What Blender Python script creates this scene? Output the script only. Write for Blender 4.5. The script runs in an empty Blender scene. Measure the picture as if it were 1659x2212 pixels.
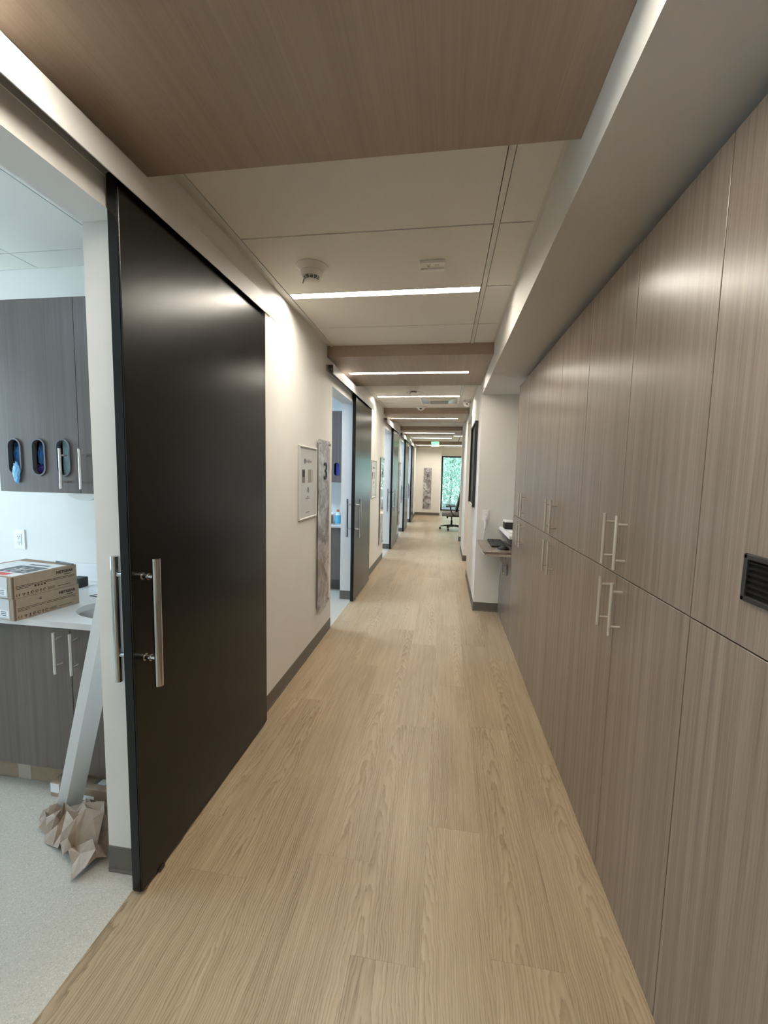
import bpy, bmesh, math, random
from mathutils import Vector, Matrix, Euler, noise as mnoise
random.seed(7)
SC = bpy.context.scene
COL = SC.collection

# ------------------------------------------------------------------ camera, world, exposure
W, H = 1659, 2212
FPX = 892.18
PITCH, YAW, ROLL = -0.0930091, -0.1432592, 0.0222317
EYE = Vector((0.0, 0.0, 1.515))
cam_d = bpy.data.cameras.new('camera'); cam = bpy.data.objects.new('camera', cam_d); COL.objects.link(cam)
cam_d.sensor_fit = 'VERTICAL'; cam_d.sensor_height = 36.0; cam_d.lens = 36.0 * FPX / H
cam_d.clip_start = 0.02; cam_d.clip_end = 200
_f = Vector((math.sin(YAW) * math.cos(PITCH), math.cos(YAW) * math.cos(PITCH), math.sin(PITCH)))
_r = Vector((math.cos(YAW), -math.sin(YAW), 0)); _u = _r.cross(_f)
_R = math.cos(ROLL) * _r + math.sin(ROLL) * _u
_U = -math.sin(ROLL) * _r + math.cos(ROLL) * _u
cam.matrix_world = Matrix(((_R.x, _U.x, -_f.x, EYE.x), (_R.y, _U.y, -_f.y, EYE.y), (_R.z, _U.z, -_f.z, EYE.z), (0, 0, 0, 1)))
SC.camera = cam

wd = bpy.data.worlds.new('sky'); SC.world = wd; wd.use_nodes = True
bg = wd.node_tree.nodes['Background']; bg.inputs[0].default_value = (0.68, 0.83, 1.0, 1); bg.inputs[1].default_value = 9.5
sun_d = bpy.data.lights.new('sun', 'SUN'); sun_d.energy = 24; sun_d.angle = 0.02; sun_d.color = (1, .96, .88)
sun = bpy.data.objects.new('sun', sun_d); COL.objects.link(sun); sun.rotation_euler = (math.radians(-38), math.radians(12), math.radians(20)); sun.location = (2, 22, 8)

vs = SC.view_settings
vs.view_transform = 'Standard'; vs.look = 'None'; vs.gamma = 1.0; vs.use_curve_mapping = False
vs.exposure = 0.08
CORR = 86.0            # corridor LED strips (radiance)
EXAM = 62.0            # added, unseen ceiling panels that light the exam rooms

# ------------------------------------------------------------------ sizes (metres)
WL, WLB = -1.06, -1.20          # corridor face / room face of the left wall
WR, WRB = 0.368, 0.49
CF = 0.635                      # tall cabinet fronts
ZC = 2.615                      # ceiling tiles
ZP = 2.523                      # underside of the wooden panels
ZS = 2.382                       # underside of the right soffit
OPEN = [(0.34, 1.27, 2.12), (3.815, 4.745, 5.62), (7.24, 8.17, 9.05), (9.85, 10.75, 11.6), (12.05, 12.95, 13.8)]
ZO = 2.31
YB, YE = -2.6, 15.45            # corridor start / end wall
YW = 17.1                       # window wall
XE = 3.2

# ------------------------------------------------------------------ materials
def new_mat(name):
    m = bpy.data.materials.new(name); m.use_nodes = True
    nt = m.node_tree; b = nt.nodes['Principled BSDF']
    return m, nt, b
def N(nt, kind, **kw):
    n = nt.nodes.new(kind)
    for k, v in kw.items():
        if k in n.bl_rna.properties: setattr(n, k, v)
    return n
def L(nt, a, b): nt.links.new(a, b)
def math_n(nt, op, a, b=None, c=None):
    n = nt.nodes.new('ShaderNodeMath'); n.operation = op
    for i, v in enumerate((a, b, c)):
        if v is None: continue
        if isinstance(v, (int, float)): n.inputs[i].default_value = v
        else: nt.links.new(v, n.inputs[i])
    return n.outputs[0]
def coords(nt, scale, rand=0.0):
    tc = nt.nodes.new('ShaderNodeTexCoord')
    mp = nt.nodes.new('ShaderNodeMapping'); mp.inputs['Scale'].default_value = scale
    if rand:
        oi = nt.nodes.new('ShaderNodeObjectInfo')
        r = math_n(nt, 'MULTIPLY', oi.outputs['Random'], rand)
        cb = nt.nodes.new('ShaderNodeCombineXYZ')
        for i in range(3): L(nt, r, cb.inputs[i])
        L(nt, cb.outputs[0], mp.inputs['Location'])
    L(nt, tc.outputs['Object'], mp.inputs['Vector'])
    return mp.outputs[0]
def ramp(nt, fac, stops):
    r = nt.nodes.new('ShaderNodeValToRGB')
    while len(r.color_ramp.elements) < len(stops): r.color_ramp.elements.new(0.5)
    for e, (p, c) in zip(r.color_ramp.elements, stops):
        e.position = p; e.color = (c[0], c[1], c[2], 1)
    L(nt, fac, r.inputs[0]); return r.outputs[0]
def noise_n(nt, vec, scale, detail=3.0, rough=.55, dist=0.0):
    n = nt.nodes.new('ShaderNodeTexNoise'); n.inputs['Scale'].default_value = scale; n.inputs['Detail'].default_value = detail
    n.inputs['Roughness'].default_value = rough; n.inputs['Distortion'].default_value = dist
    if vec is not None: L(nt, vec, n.inputs['Vector'])
    return n.outputs['Fac']
def bump(nt, b, h, strength, dist=.001):
    n = nt.nodes.new('ShaderNodeBump'); n.inputs['Strength'].default_value = strength; n.inputs['Distance'].default_value = dist
    L(nt, h, n.inputs['Height']); L(nt, n.outputs[0], b.inputs['Normal'])
def plain(name, c, rough=.5, metal=0.0, var=0.0, vscale=40, bmp=0.0, bscale=300, spec=.5):
    m, nt, b = new_mat(name)
    b.inputs['Roughness'].default_value = rough; b.inputs['Metallic'].default_value = metal
    b.inputs['Specular IOR Level'].default_value = spec
    v = None
    if var or bmp: v = coords(nt, (1, 1, 1))
    if var:
        f = noise_n(nt, v, vscale, 3)
        L(nt, ramp(nt, f, [(.3, [x * (1 - var) for x in c]), (.7, [min(1, x * (1 + var)) for x in c])]), b.inputs['Base Color'])
    else: b.inputs['Base Color'].default_value = (c[0], c[1], c[2], 1)
    if bmp: bump(nt, b, noise_n(nt, v, bscale, 2), bmp)
    return m
def emit(name, c, s):
    m, nt, b = new_mat(name)
    b.inputs['Base Color'].default_value = (.9, .9, .9, 1)
    b.inputs['Emission Color'].default_value = (c[0], c[1], c[2], 1); b.inputs['Emission Strength'].default_value = s
    return m
def laminate(name, dark, light, grain, rough=.34, bmp=.12):
    """fine straight wood-print laminate; grain = axis along which the streaks run"""
    m, nt, b = new_mat(name)
    sc = [230, 230, 230]; sc[grain] = 1.6
    sc2 = [640, 640, 640]; sc2[grain] = 6
    a = noise_n(nt, coords(nt, sc, 31), 1.0, 4, .65)
    f = noise_n(nt, coords(nt, sc2, 17), 1.0, 2, .5)
    sc3 = [42, 42, 42]; sc3[grain] = .5
    g = noise_n(nt, coords(nt, sc3, 11), 1.0, 2, .5)
    s = math_n(nt, 'ADD', math_n(nt, 'MULTIPLY', a, .42), math_n(nt, 'ADD', math_n(nt, 'MULTIPLY', f, .23), math_n(nt, 'MULTIPLY', g, .35)))
    L(nt, ramp(nt, s, [(.36, dark), (.5, [(x + y) / 2 for x, y in zip(dark, light)]), (.64, light)]), b.inputs['Base Color'])
    b.inputs['Roughness'].default_value = rough
    bump(nt, b, noise_n(nt, coords(nt, (260, 260, 260)), 1.0, 2), bmp, .0006)
    return m
def oak(name):
    m, nt, b = new_mat(name)
    tc = nt.nodes.new('ShaderNodeTexCoord'); oi = nt.nodes.new('ShaderNodeObjectInfo')
    sp = nt.nodes.new('ShaderNodeSeparateXYZ'); L(nt, tc.outputs['Object'], sp.inputs[0])
    r = oi.outputs['Random']
    r2 = math_n(nt, 'FRACT', math_n(nt, 'MULTIPLY', r, 71.31))
    r3 = math_n(nt, 'FRACT', math_n(nt, 'MULTIPLY', r, 913.7))
    X, Y = sp.outputs[0], sp.outputs[1]
    Yo = math_n(nt, 'ADD', Y, math_n(nt, 'MULTIPLY', r, 53.0))
    def vec(a, bb):
        c = nt.nodes.new('ShaderNodeCombineXYZ'); L(nt, a, c.inputs[0]); L(nt, bb, c.inputs[1]); L(nt, math_n(nt, 'MULTIPLY', r, 9.0), c.inputs[2]); return c.outputs[0]
    wob = noise_n(nt, vec(math_n(nt, 'MULTIPLY', X, 3.0), math_n(nt, 'MULTIPLY', Yo, 2.1)), 1.0, 3, .55)
    wob2 = noise_n(nt, vec(math_n(nt, 'MULTIPLY', X, 25.0), math_n(nt, 'MULTIPLY', Yo, 5.5)), 1.0, 3, .6)
    u = math_n(nt, 'ADD', math_n(nt, 'ADD', X, math_n(nt, 'MULTIPLY', math_n(nt, 'SUBTRACT', r2, .5), .40)), math_n(nt, 'MULTIPLY', math_n(nt, 'SUBTRACT', wob, .5), .085))
    slope = math_n(nt, 'ADD', math_n(nt, 'MULTIPLY', r3, .075), .012)
    v = math_n(nt, 'ADD', math_n(nt, 'MULTIPLY', Y, slope), .062)
    d = math_n(nt, 'SQRT', math_n(nt, 'ADD', math_n(nt, 'MULTIPLY', u, u), math_n(nt, 'MULTIPLY', v, v)))
    d = math_n(nt, 'ADD', d, math_n(nt, 'MULTIPLY', math_n(nt, 'SUBTRACT', wob2, .5), .020))
    ph = math_n(nt, 'FRACT', math_n(nt, 'MULTIPLY', d, 135.0))
    ring = math_n(nt, 'POWER', ph, 2.2)                                   # sharp on one side, soft on the other, as growth rings
    edge = math_n(nt, 'SMOOTH_MIN', ring, math_n(nt, 'MULTIPLY', math_n(nt, 'SUBTRACT', 1.0, ph), 9.0), .25)
    fib = noise_n(nt, vec(math_n(nt, 'MULTIPLY', X, 330.0), math_n(nt, 'MULTIPLY', Yo, 7.0)), 1.0, 2, .5)
    fib2 = noise_n(nt, vec(math_n(nt, 'MULTIPLY', X, 70.0), math_n(nt, 'MULTIPLY', Yo, 1.6)), 1.0, 3, .6)
    big = noise_n(nt, vec(math_n(nt, 'MULTIPLY', X, 5.0), math_n(nt, 'MULTIPLY', Yo, 1.1)), 1.0, 2, .5)
    val = math_n(nt, 'ADD', math_n(nt, 'MULTIPLY', edge, -.29), math_n(nt, 'ADD', math_n(nt, 'MULTIPLY', fib, .30), math_n(nt, 'ADD', math_n(nt, 'MULTIPLY', fib2, .42), math_n(nt, 'MULTIPLY', big, .40))))
    val = math_n(nt, 'ADD', val, math_n(nt, 'MULTIPLY', math_n(nt, 'SUBTRACT', r3, .5), .10))
    c = ramp(nt, val, [(.16, (.190, .131, .078)), (.40, (.332, .248, .157)), (.58, (.412, .320, .212)), (.80, (.488, .392, .272))])
    L(nt, c, b.inputs['Base Color'])
    b.inputs['Roughness'].default_value = .34; b.inputs['Specular IOR Level'].default_value = .42
    bump(nt, b, fib2, .08, .0005)
    return m
def speckle(name, base, dark, light):
    m, nt, b = new_mat(name)
    v = coords(nt, (1, 1, 1))
    vo = nt.nodes.new('ShaderNodeTexVoronoi'); vo.inputs['Scale'].default_value = 330; L(nt, v, vo.inputs['Vector'])
    sp = nt.nodes.new('ShaderNodeSeparateColor'); L(nt, vo.outputs['Color'], sp.inputs[0])
    L(nt, ramp(nt, sp.outputs[0], [(.06, dark), (.2, base), (.82, base), (.97, light)]), b.inputs['Base Color'])
    b.inputs['Roughness'].default_value = .42
    return m
def marble(name):
    m, nt, b = new_mat(name)
    v = coords(nt, (1, 1, 1), 20)
    f = noise_n(nt, v, 3.2, 7, .62, 1.3)
    vo = nt.nodes.new('ShaderNodeTexVoronoi'); vo.feature = 'DISTANCE_TO_EDGE'; vo.inputs['Scale'].default_value = 4.0
    mx = nt.nodes.new('ShaderNodeMix'); mx.data_type = 'RGBA'; mx.inputs[0].default_value = .45
    nn = nt.nodes.new('ShaderNodeTexNoise'); nn.inputs['Scale'].default_value = 6; L(nt, v, nn.inputs['Vector'])
    L(nt, v, mx.inputs[6]); L(nt, nn.outputs['Color'], mx.inputs[7]); L(nt, mx.outputs[2], vo.inputs['Vector'])
    vein = math_n(nt, 'SMOOTHSTEP' if False else 'MINIMUM', math_n(nt, 'MULTIPLY', vo.outputs['Distance'], 14.0), 1.0)
    c = ramp(nt, f, [(.27, (.12, .095, .085)), (.40, (.29, .255, .245)), (.51, (.52, .50, .51)), (.66, (.86, .86, .88))])
    mm = nt.nodes.new('ShaderNodeMix'); mm.data_type = 'RGBA'
    L(nt, math_n(nt, 'ADD', math_n(nt, 'MULTIPLY', vein, .45), .55), mm.inputs[0]); mm.inputs[6].default_value = (.07, .05, .045, 1); L(nt, c, mm.inputs[7])
    L(nt, mm.outputs[2], b.inputs['Base Color'])
    b.inputs['Roughness'].default_value = .35; b.inputs['Specular IOR Level'].default_value = .2
    return m
def glass(name, c=(1, 1, 1), rough=0.0, ior=1.45):
    m, nt, b = new_mat(name)
    nt.nodes.remove(b)
    out = nt.nodes['Material Output']
    t = nt.nodes.new('ShaderNodeBsdfTransparent'); t.inputs[0].default_value = (c[0], c[1], c[2], 1)
    g = nt.nodes.new('ShaderNodeBsdfGlossy'); g.inputs['Roughness'].default_value = rough
    fr = nt.nodes.new('ShaderNodeFresnel'); fr.inputs[0].default_value = ior
    mx = nt.nodes.new('ShaderNodeMixShader'); ge = nt.nodes.new('ShaderNodeNewGeometry'); L(nt, math_n(nt, 'MULTIPLY', fr.outputs[0], math_n(nt, 'SUBTRACT', 1.0, ge.outputs['Backfacing'])), mx.inputs[0]); L(nt, t.outputs[0], mx.inputs[1]); L(nt, g.outputs[0], mx.inputs[2])
    L(nt, mx.outputs[0], out.inputs[0])
    return m
def leafm(name):
    m, nt, b = new_mat(name)
    nt.nodes.remove(b); out = nt.nodes['Material Output']
    tc = nt.nodes.new('ShaderNodeTexCoord')
    n = nt.nodes.new('ShaderNodeTexNoise'); n.inputs['Scale'].default_value = 3.5; L(nt, tc.outputs['Object'], n.inputs['Vector'])
    c = ramp(nt, n.outputs['Fac'], [(.3, (.16, .27, .20)), (.5, (.34, .50, .41)), (.7, (.62, .76, .68))])
    d = nt.nodes.new('ShaderNodeBsdfDiffuse'); t = nt.nodes.new('ShaderNodeBsdfTranslucent')
    L(nt, c, d.inputs[0]); L(nt, c, t.inputs[0])
    mx = nt.nodes.new('ShaderNodeMixShader'); mx.inputs[0].default_value = .45
    L(nt, d.outputs[0], mx.inputs[1]); L(nt, t.outputs[0], mx.inputs[2]); L(nt, mx.outputs[0], out.inputs[0])
    return m

M = dict(
    wall=plain('wall_paint', (.80, .785, .745), .55, var=.015, vscale=6, bmp=.10, bscale=420),
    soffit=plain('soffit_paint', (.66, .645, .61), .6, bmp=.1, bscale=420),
    tile=plain('ceiling_tile', (.80, .78, .725), .85, var=.02, vscale=160, bmp=.35, bscale=520),
    tee=plain('ceiling_grid', (.70, .685, .63), .45),
    slab=plain('ceiling_void', (.16, .15, .14), .9),
    base=plain('rubber_base', (.125, .115, .10), .45, var=.05),
    oak=oak('oak_plank'), under=plain('underlay', (.16, .11, .06), .8),
    vinyl=speckle('speckled_vinyl', (.49, .465, .405), (.40, .38, .33), (.59, .565, .51)),
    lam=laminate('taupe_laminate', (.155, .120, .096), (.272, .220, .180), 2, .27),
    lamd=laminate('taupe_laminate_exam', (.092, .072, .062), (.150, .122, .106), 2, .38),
    wood=laminate('ceiling_veneer', (.325, .250, .192), (.395, .310, .245), 1, .5, .05),
    carcass=plain('carcass', (.05, .042, .036), .7),
    black=plain('black_door', (.0025, .0024, .0023), .25, bmp=.14, bscale=420, spec=.38),
    dark=plain('dark_metal', (.02, .02, .022), .4),
    alu=plain('satin_aluminium', (.70, .695, .68), .5, metal=.15),
    steel=plain('brushed_nickel', (.76, .72, .66), .26, metal=.65),
    chrome=plain('chrome', (.58, .58, .58), .10, metal=1.0),
    white=plain('white_plastic', (.88, .87, .84), .38),
    whitec=plain('white_counter', (.84, .84, .84), .3, var=.02, vscale=300),
    paper=plain('paper', (.85, .85, .85), .7),
    notice=plain('notice_sheet', (.58, .58, .58), .35),
    ink=plain('ink', (.02, .02, .025), .6), blueink=plain('blue_ink', (.09, .12, .17), .6),
    greyink=plain('grey_ink', (.16, .17, .18), .6), red=plain('red_print', (.75, .12, .13), .6),
    kraft=plain('cardboard', (.36, .265, .185), .75, var=.06, vscale=30),
    kraftd=plain('cardboard_edge', (.16, .10, .06), .8), print=plain('brown_print', (.055, .035, .02), .8),
    tape=plain('packing_tape', (.52, .45, .38), .25),
    kpaper=plain('kraft_paper', (.31, .235, .18), .45, var=.12, vscale=25),
    pvc=plain('white_pvc', (.82, .84, .84), .3),
    led=emit('led_diffuser', (1.0, .925, .80), CORR), panel=emit('added_panel_cool', (.52, .74, 1.0), EXAM), dim=emit('added_panel_dimmed', (.55, .74, 1.0), 9.0),
    warmp=emit('added_panel_neutral', (1, .93, .82), 22.0),
    exit=emit('exit_face', (.02, 1.0, .28), 2.2), exitd=plain('exit_letter', (.0, .06, .02), .5),
    marble=marble('printed_stone'), acryl=glass('acrylic', (.97, .97, .98), .02, 1.25),
    glass=glass('window_glass', (.97, 1.0, .98)), bglass=plain('black_glass', (.004, .004, .005), .35, spec=.08),
    leaf=leafm('leaf'), ground=plain('pavement', (.07, .075, .085), .8, var=.15, vscale=4),
    fabric=plain('grey_fabric', (.24, .23, .225), .85, bmp=.3, bscale=900), mesh=plain('black_plastic', (.012, .012, .013), .45),
    sinkm=plain('sink_steel', (.55, .53, .50), .3, metal=1.0),
    blue=plain('blue_glove', (.06, .25, .62), .45, var=.3, vscale=30), sky=plain('light_blue_glove', (.20, .48, .80), .5),
    purple=plain('purple_glove', (.10, .05, .38), .45), teal=plain('teal_box', (.30, .47, .50), .6), navy=plain('deep_blue', (.03, .04, .45), .4),
    ring=plain('grommet', (.10, .105, .115), .45), inside=plain('cabinet_inside', (.02, .025, .05), .7),
    liquid=plain('blue_liquid', (.10, .45, .62), .15), orange=plain('orange_cap', (.70, .16, .05), .4), bottle=plain('clear_bottle', (.72, .80, .85), .1),
    grill=plain('diffuser_metal', (.62, .63, .61), .22, metal=.75), gplate=plain('diffuser_plate', (.22, .22, .21), .5),
    vent=plain('vent_black', (.005, .005, .005), .5, spec=.12), lens=plain('lens', (.01, .01, .01), .1), key=plain('key', (.03, .03, .032), .5), pic=plain('photo_print', (.20, .15, .13), .4), pic2=plain('photo_print_tan', (.30, .26, .20), .4),
)

# ------------------------------------------------------------------ mesh helpers
def nvec(q):
    return Vector((mnoise.noise(q + Vector((3.1, 0, 7.7))), mnoise.noise(q + Vector((11.3, 5.2, 0))), mnoise.noise(q + Vector((0, 17.9, 2.4)))))
class MB:
    def __init__(s): s.bm = bmesh.new()
    def box(s, x0, x1, y0, y1, z0, z1, bev=0.0, seg=1):
        r = bmesh.ops.create_cube(s.bm, size=1)
        vs_ = r['verts']
        for v in vs_:
            v.co = Vector((x0 + (v.co.x + .5) * (x1 - x0), y0 + (v.co.y + .5) * (y1 - y0), z0 + (v.co.z + .5) * (z1 - z0)))
        if bev:
            es = list({e for v in vs_ for e in v.link_edges})
            bmesh.ops.bevel(s.bm, geom=es, offset=bev, segments=seg, profile=.6, affect='EDGES')
        return s
    def cyl(s, p0, p1, r, seg=16, r2=None, caps=True):
        p0, p1 = Vector(p0), Vector(p1); d = p1 - p0
        m = Matrix.Translation((p0 + p1) / 2) @ d.to_track_quat('Z', 'Y').to_matrix().to_4x4()
        bmesh.ops.create_cone(s.bm, cap_ends=caps, segments=seg, radius1=r, radius2=r if r2 is None else r2, depth=d.length, matrix=m)
        return s
    def lathe(s, prof, seg=28, mat=None):
        rings = []
        for (r, z) in prof:
            if r < 1e-6: rings.append([s.bm.verts.new((0, 0, z))])
            else: rings.append([s.bm.verts.new((r * math.cos(2 * math.pi * i / seg), r * math.sin(2 * math.pi * i / seg), z)) for i in range(seg)])
        newv = [v for q in rings for v in q]
        for a, b in zip(rings, rings[1:]):
            for i in range(seg):
                j = (i + 1) % seg
                if len(a) == 1 and len(b) == 1: continue
                if len(a) == 1: s.bm.faces.new((a[0], b[j], b[i]))
                elif len(b) == 1: s.bm.faces.new((a[i], a[j], b[0]))
                else: s.bm.faces.new((a[i], a[j], b[j], b[i]))
        if mat is not None:
            for v in newv: v.co = mat @ v.co
        return s
    def tube(s, pts, r, seg=8, cyc=False):
        pts = [Vector(p) for p in pts]; rings = []
        for i, p in enumerate(pts):
            a = pts[max(0, i - 1)]; b = pts[min(len(pts) - 1, i + 1)]
            t = (b - a).normalized(); up = Vector((0, 0, 1)) if abs(t.z) < .9 else Vector((1, 0, 0))
            n = t.cross(up).normalized(); k = n.cross(t)
            rr = r if not isinstance(r, (list, tuple)) else r[i]
            rings.append([s.bm.verts.new(p + rr * (math.cos(2 * math.pi * j / seg) * n + math.sin(2 * math.pi * j / seg) * k)) for j in range(seg)])
        for a, b in zip(rings, rings[1:]):
            for j in range(seg): s.bm.faces.new((a[j], a[(j + 1) % seg], b[(j + 1) % seg], b[j]))
        s.bm.faces.new(rings[0][::-1]); s.bm.faces.new(rings[-1])
        return s
    def prism(s, poly, axis, a, b):
        """extrude a 2D polygon along axis from a to b; poly in the other two axes (in order)"""
        def P(p, t):
            q = [0, 0, 0]; o = [i for i in range(3) if i != axis]; q[axis] = t; q[o[0]] = p[0]; q[o[1]] = p[1]; return Vector(q)
        A = [s.bm.verts.new(P(p, a)) for p in poly]; B = [s.bm.verts.new(P(p, b)) for p in poly]
        n = len(poly)
        s.bm.faces.new(A); s.bm.faces.new(B[::-1])
        for i in range(n): s.bm.faces.new((A[i], B[i], B[(i + 1) % n], A[(i + 1) % n]))
        return s
    def xf(s, m):
        bmesh.ops.transform(s.bm, matrix=m, verts=s.bm.verts); return s
    def data(s, name, mat, smooth=False):
        bmesh.ops.recalc_face_normals(s.bm, faces=s.bm.faces)
        me = bpy.data.meshes.new(name); s.bm.to_mesh(me); s.bm.free()
        me.materials.append(M[mat] if isinstance(mat, str) else mat)
        if smooth:
            me.shade_smooth()
            me.set_sharp_from_angle(angle=math.radians(38))
        return me
    def build(s, name, mat, parent=None, loc=(0, 0, 0), smooth=False):
        return link(name, s.data(name, mat, smooth), parent, loc)
def link(name, me, parent=None, loc=(0, 0, 0)):
    o = bpy.data.objects.new(name, me); COL.objects.link(o); o.location = loc
    if parent is not None: o.parent = parent
    return o
def tag(o, label, cat, group=None):
    o['label'] = label; o['category'] = cat
    if group: o['group'] = group
    return o
def thing(name, label, cat, loc=(0, 0, 0), rz=0.0, group=None):
    o = bpy.data.objects.new(name, None); COL.objects.link(o); o.location = loc; o.rotation_euler = (0, 0, rz); o.empty_display_size = .05
    return tag(o, label, cat, group)
def struct(o): o['kind'] = 'structure'; return o
def sbox(name, x0, x1, y0, y1, z0, z1, mat): return struct(MB().box(x0, x1, y0, y1, z0, z1).build(name, mat))
def pbox(name, mat, parent, x0, x1, y0, y1, z0, z1, bev=0.0, seg=1, smooth=False):
    cx, cy, cz = (x0 + x1) / 2, (y0 + y1) / 2, (z0 + z1) / 2
    return MB().box(x0 - cx, x1 - cx, y0 - cy, y1 - cy, z0 - cz, z1 - cz, bev, seg).build(name, mat, parent, (cx, cy, cz), smooth)
def text_mesh(body, size, fn, mat, name='lettering', bold=0.0, align='LEFT', ext=.0004):
    cu = bpy.data.curves.new('t', 'FONT'); cu.body = body; cu.size = size; cu.extrude = ext; cu.offset = bold; cu.align_x = align; cu.align_y = 'CENTER'; cu.resolution_u = 4
    o = bpy.data.objects.new('t', cu); COL.objects.link(o)
    me = bpy.data.meshes.new_from_object(o.evaluated_get(bpy.context.evaluated_depsgraph_get()))
    bpy.data.objects.remove(o); bpy.data.curves.remove(cu)
    for v in me.vertices: v.co = fn(v.co)
    me.materials.clear(); me.materials.append(M[mat]); me.name = name
    return me
PX = lambda o: (lambda c: Vector((o[0] + c.z, o[1] + c.x, o[2] + c.y)))     # facing +X, reads along +Y
NY = lambda o: (lambda c: Vector((o[0] + c.x, o[1] - c.z, o[2] + c.y)))     # facing -Y, reads along +X

# ------------------------------------------------------------------ room shell
def wall_mesh(boxes):
    b = MB()
    for q in boxes: b.box(*q)
    return b
ZT = 2.70
def solid_wall(name, x0, x1, spans, opens, ztop, mat):
    """a wall in X[x0,x1] with door openings (y0,y1,ztop of opening): one closed ring-free mesh"""
    b = MB(); y = spans[0]
    for (a, c, h) in sorted(opens):
        b.box(x0, x1, y, a, 0, ztop); b.box(x0, x1, a, c, h, ztop); y = c
    b.box(x0, x1, y, spans[1], 0, ztop)
    return struct(b.build(name, mat))
solid_wall('wall_left', WLB, WL, (YB, YE + .12), [(a, c, ZO) for a, c, _ in OPEN], ZT, 'wall')
solid_wall('wall_right', WR, WRB, (4.63, 9.75), [(6.27, 7.35, 2.40), (8.47, 9.57, 2.40)], ZT, 'wall')
sbox('wall_recess', WRB, 1.30, 4.63, 4.75, 0, ZT, 'wall')
sbox('wall_storage', 1.30, 1.42, YB, 4.75, 0, ZT, 'wall')
sbox('wall_back', WL - .14, 1.42, YB - .12, YB, 0, ZT, 'wall')
sbox('wall_end', WL, -.145, YE, YE + .12, 0, ZT, 'wall')
sbox('wall_end_return', -.265, -.145, YE + .12, YW, 0, ZT, 'wall')
sbox('wall_east', XE, XE + .12, 4.75, YW + .12, 0, ZT, 'wall')
sbox('wall_suite', WRB, XE, 9.63, 9.75, 0, ZT, 'wall')
sbox('wall_suite_near', 1.42, XE, 4.75, 4.87, 0, ZT, 'wall')
# window wall: sill, head, sides
wx0, wx1, wz0, wz1 = -.13, 2.3, .05, 2.27
b = MB(); b.prism([(-.265, 0), (XE, 0), (XE, ZT), (-.265, ZT)], 1, YW, YW + .12); b.bm.clear()
for q in [(-.265, wx0, YW, YW + .12, 0, ZT), (wx1, XE, YW, YW + .12, 0, ZT), (wx0, wx1, YW, YW + .12, wz1, ZT), (wx0, wx1, YW, YW + .12, 0, wz0)]: b.box(*q)
struct(b.build('wall_window', 'wall'))
wn = thing('window_1', 'tall black framed window', 'window', (0, YW, 0)); del wn['label']; del wn['category']; struct(wn)
f = .055
pbox('window_frame', 'dark', wn, wx0, wx0 + f, -.02, .06, wz0, wz1)
pbox('window_frame', 'dark', wn, wx1 - f, wx1, -.02, .06, wz0, wz1)
pbox('window_frame', 'dark', wn, wx0, wx1, -.02, .06, wz1 - f, wz1)
pbox('window_frame', 'dark', wn, wx0, wx1, -.02, .06, wz0, wz0 + f)
pbox('window_frame', 'dark', wn, 1.05, 1.10, -.02, .06, wz0, wz1)
pbox('pane', 'glass', wn, wx0 + f, 1.05, .015, .025, wz0 + f, wz1 - f)
pbox('pane', 'glass', wn, 1.10, wx1 - f, .015, .025, wz0 + f, wz1 - f)

# soffit over the storage wall
sbox('ceiling_soffit', WR, 1.30, YB, 4.63, ZS, ZT, 'soffit')

# exam rooms: far partition walls, common outer wall, floors
b = MB()
for q in [(YB, .35, 0, ZT), (1.65, YE + .12, 0, ZT), (.35, 1.65, 0, .5), (.35, 1.65, 2.45, ZT)]: b.box(-4.2, -4.1, q[0], q[1], q[2], q[3])
struct(b.build('wall_exam_outer', 'wall'))
wn = thing('window_added', 'x', 'x', (-4.15, 1.0, 0)); del wn['label']; del wn['category']; struct(wn)  # added window, out of view, brings cool daylight into the first exam room
for q in [(-.65, -.61, .5, 2.45), (.61, .65, .5, 2.45), (-.02, .02, .5, 2.45), (-.61, .61, .5, .54), (-.61, .61, 2.41, 2.45)]: MB().box(-.03, .03, *q).build('window_frame', 'dark', wn)
for q in [(-.61, -.02), (.02, .61)]: MB().box(-.004, .004, q[0], q[1], .54, 2.41).build('pane', 'glass', wn)
for i, (a, c, bk) in enumerate(OPEN):
    sbox('wall_partition_%d' % (i + 1), -4.1, WLB, bk, bk + .11, 0, ZT, 'wall')
sbox('wall_partition_0', -4.1, WLB, -1.4, -1.3, 0, ZT, 'wall')
sbox('floor_exam', -4.1, WL, YB, YE, -.06, -.001, 'vinyl')
sbox('floor_suite', 0.66, XE, 4.75, YW, -.06, -.001, 'oak')

# corridor floor: underlay slab and every plank
fl = sbox('floor', WL, 1.30, YB, YW, -.06, -.004, 'under')
PW, PL = .2205, 1.22
seams = [-1.06, -.903, -.6825, -.462, -.2415, -.021, .1995, .42, .66]
anch = [.35, 2.543, 1.88, 1.463, 1.145, 1.67, 1.205, 2.16]
pm = {}
for k in range(8):
    x0, x1 = seams[k], seams[k + 1]
    y = anch[k] - PL * math.ceil((anch[k] - YB) / PL)
    yend = YE if x1 < -.14 else YW
    if k == 7: yend = 4.63
    while y < yend:
        ya, yb = max(y, YB), min(y + PL, yend)
        y += PL
        if yb - ya < .02: continue
        key = (k, round(ya, 3) == round(y - PL, 3) and round(yb, 3) == round(y, 3), 0 if yb - ya > PL - .001 else round(yb - ya, 4))
        if key not in pm:
            w2, l2 = (x1 - x0) / 2 - .0003, (yb - ya) / 2 - .0003
            pm[key] = MB().box(-w2, w2, -l2, l2, -.005, 0).data('plank', 'oak')
        link('plank', pm[key], fl, ((x0 + x1) / 2, (ya + yb) / 2, 0))
y = 4.63 + .0
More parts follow.
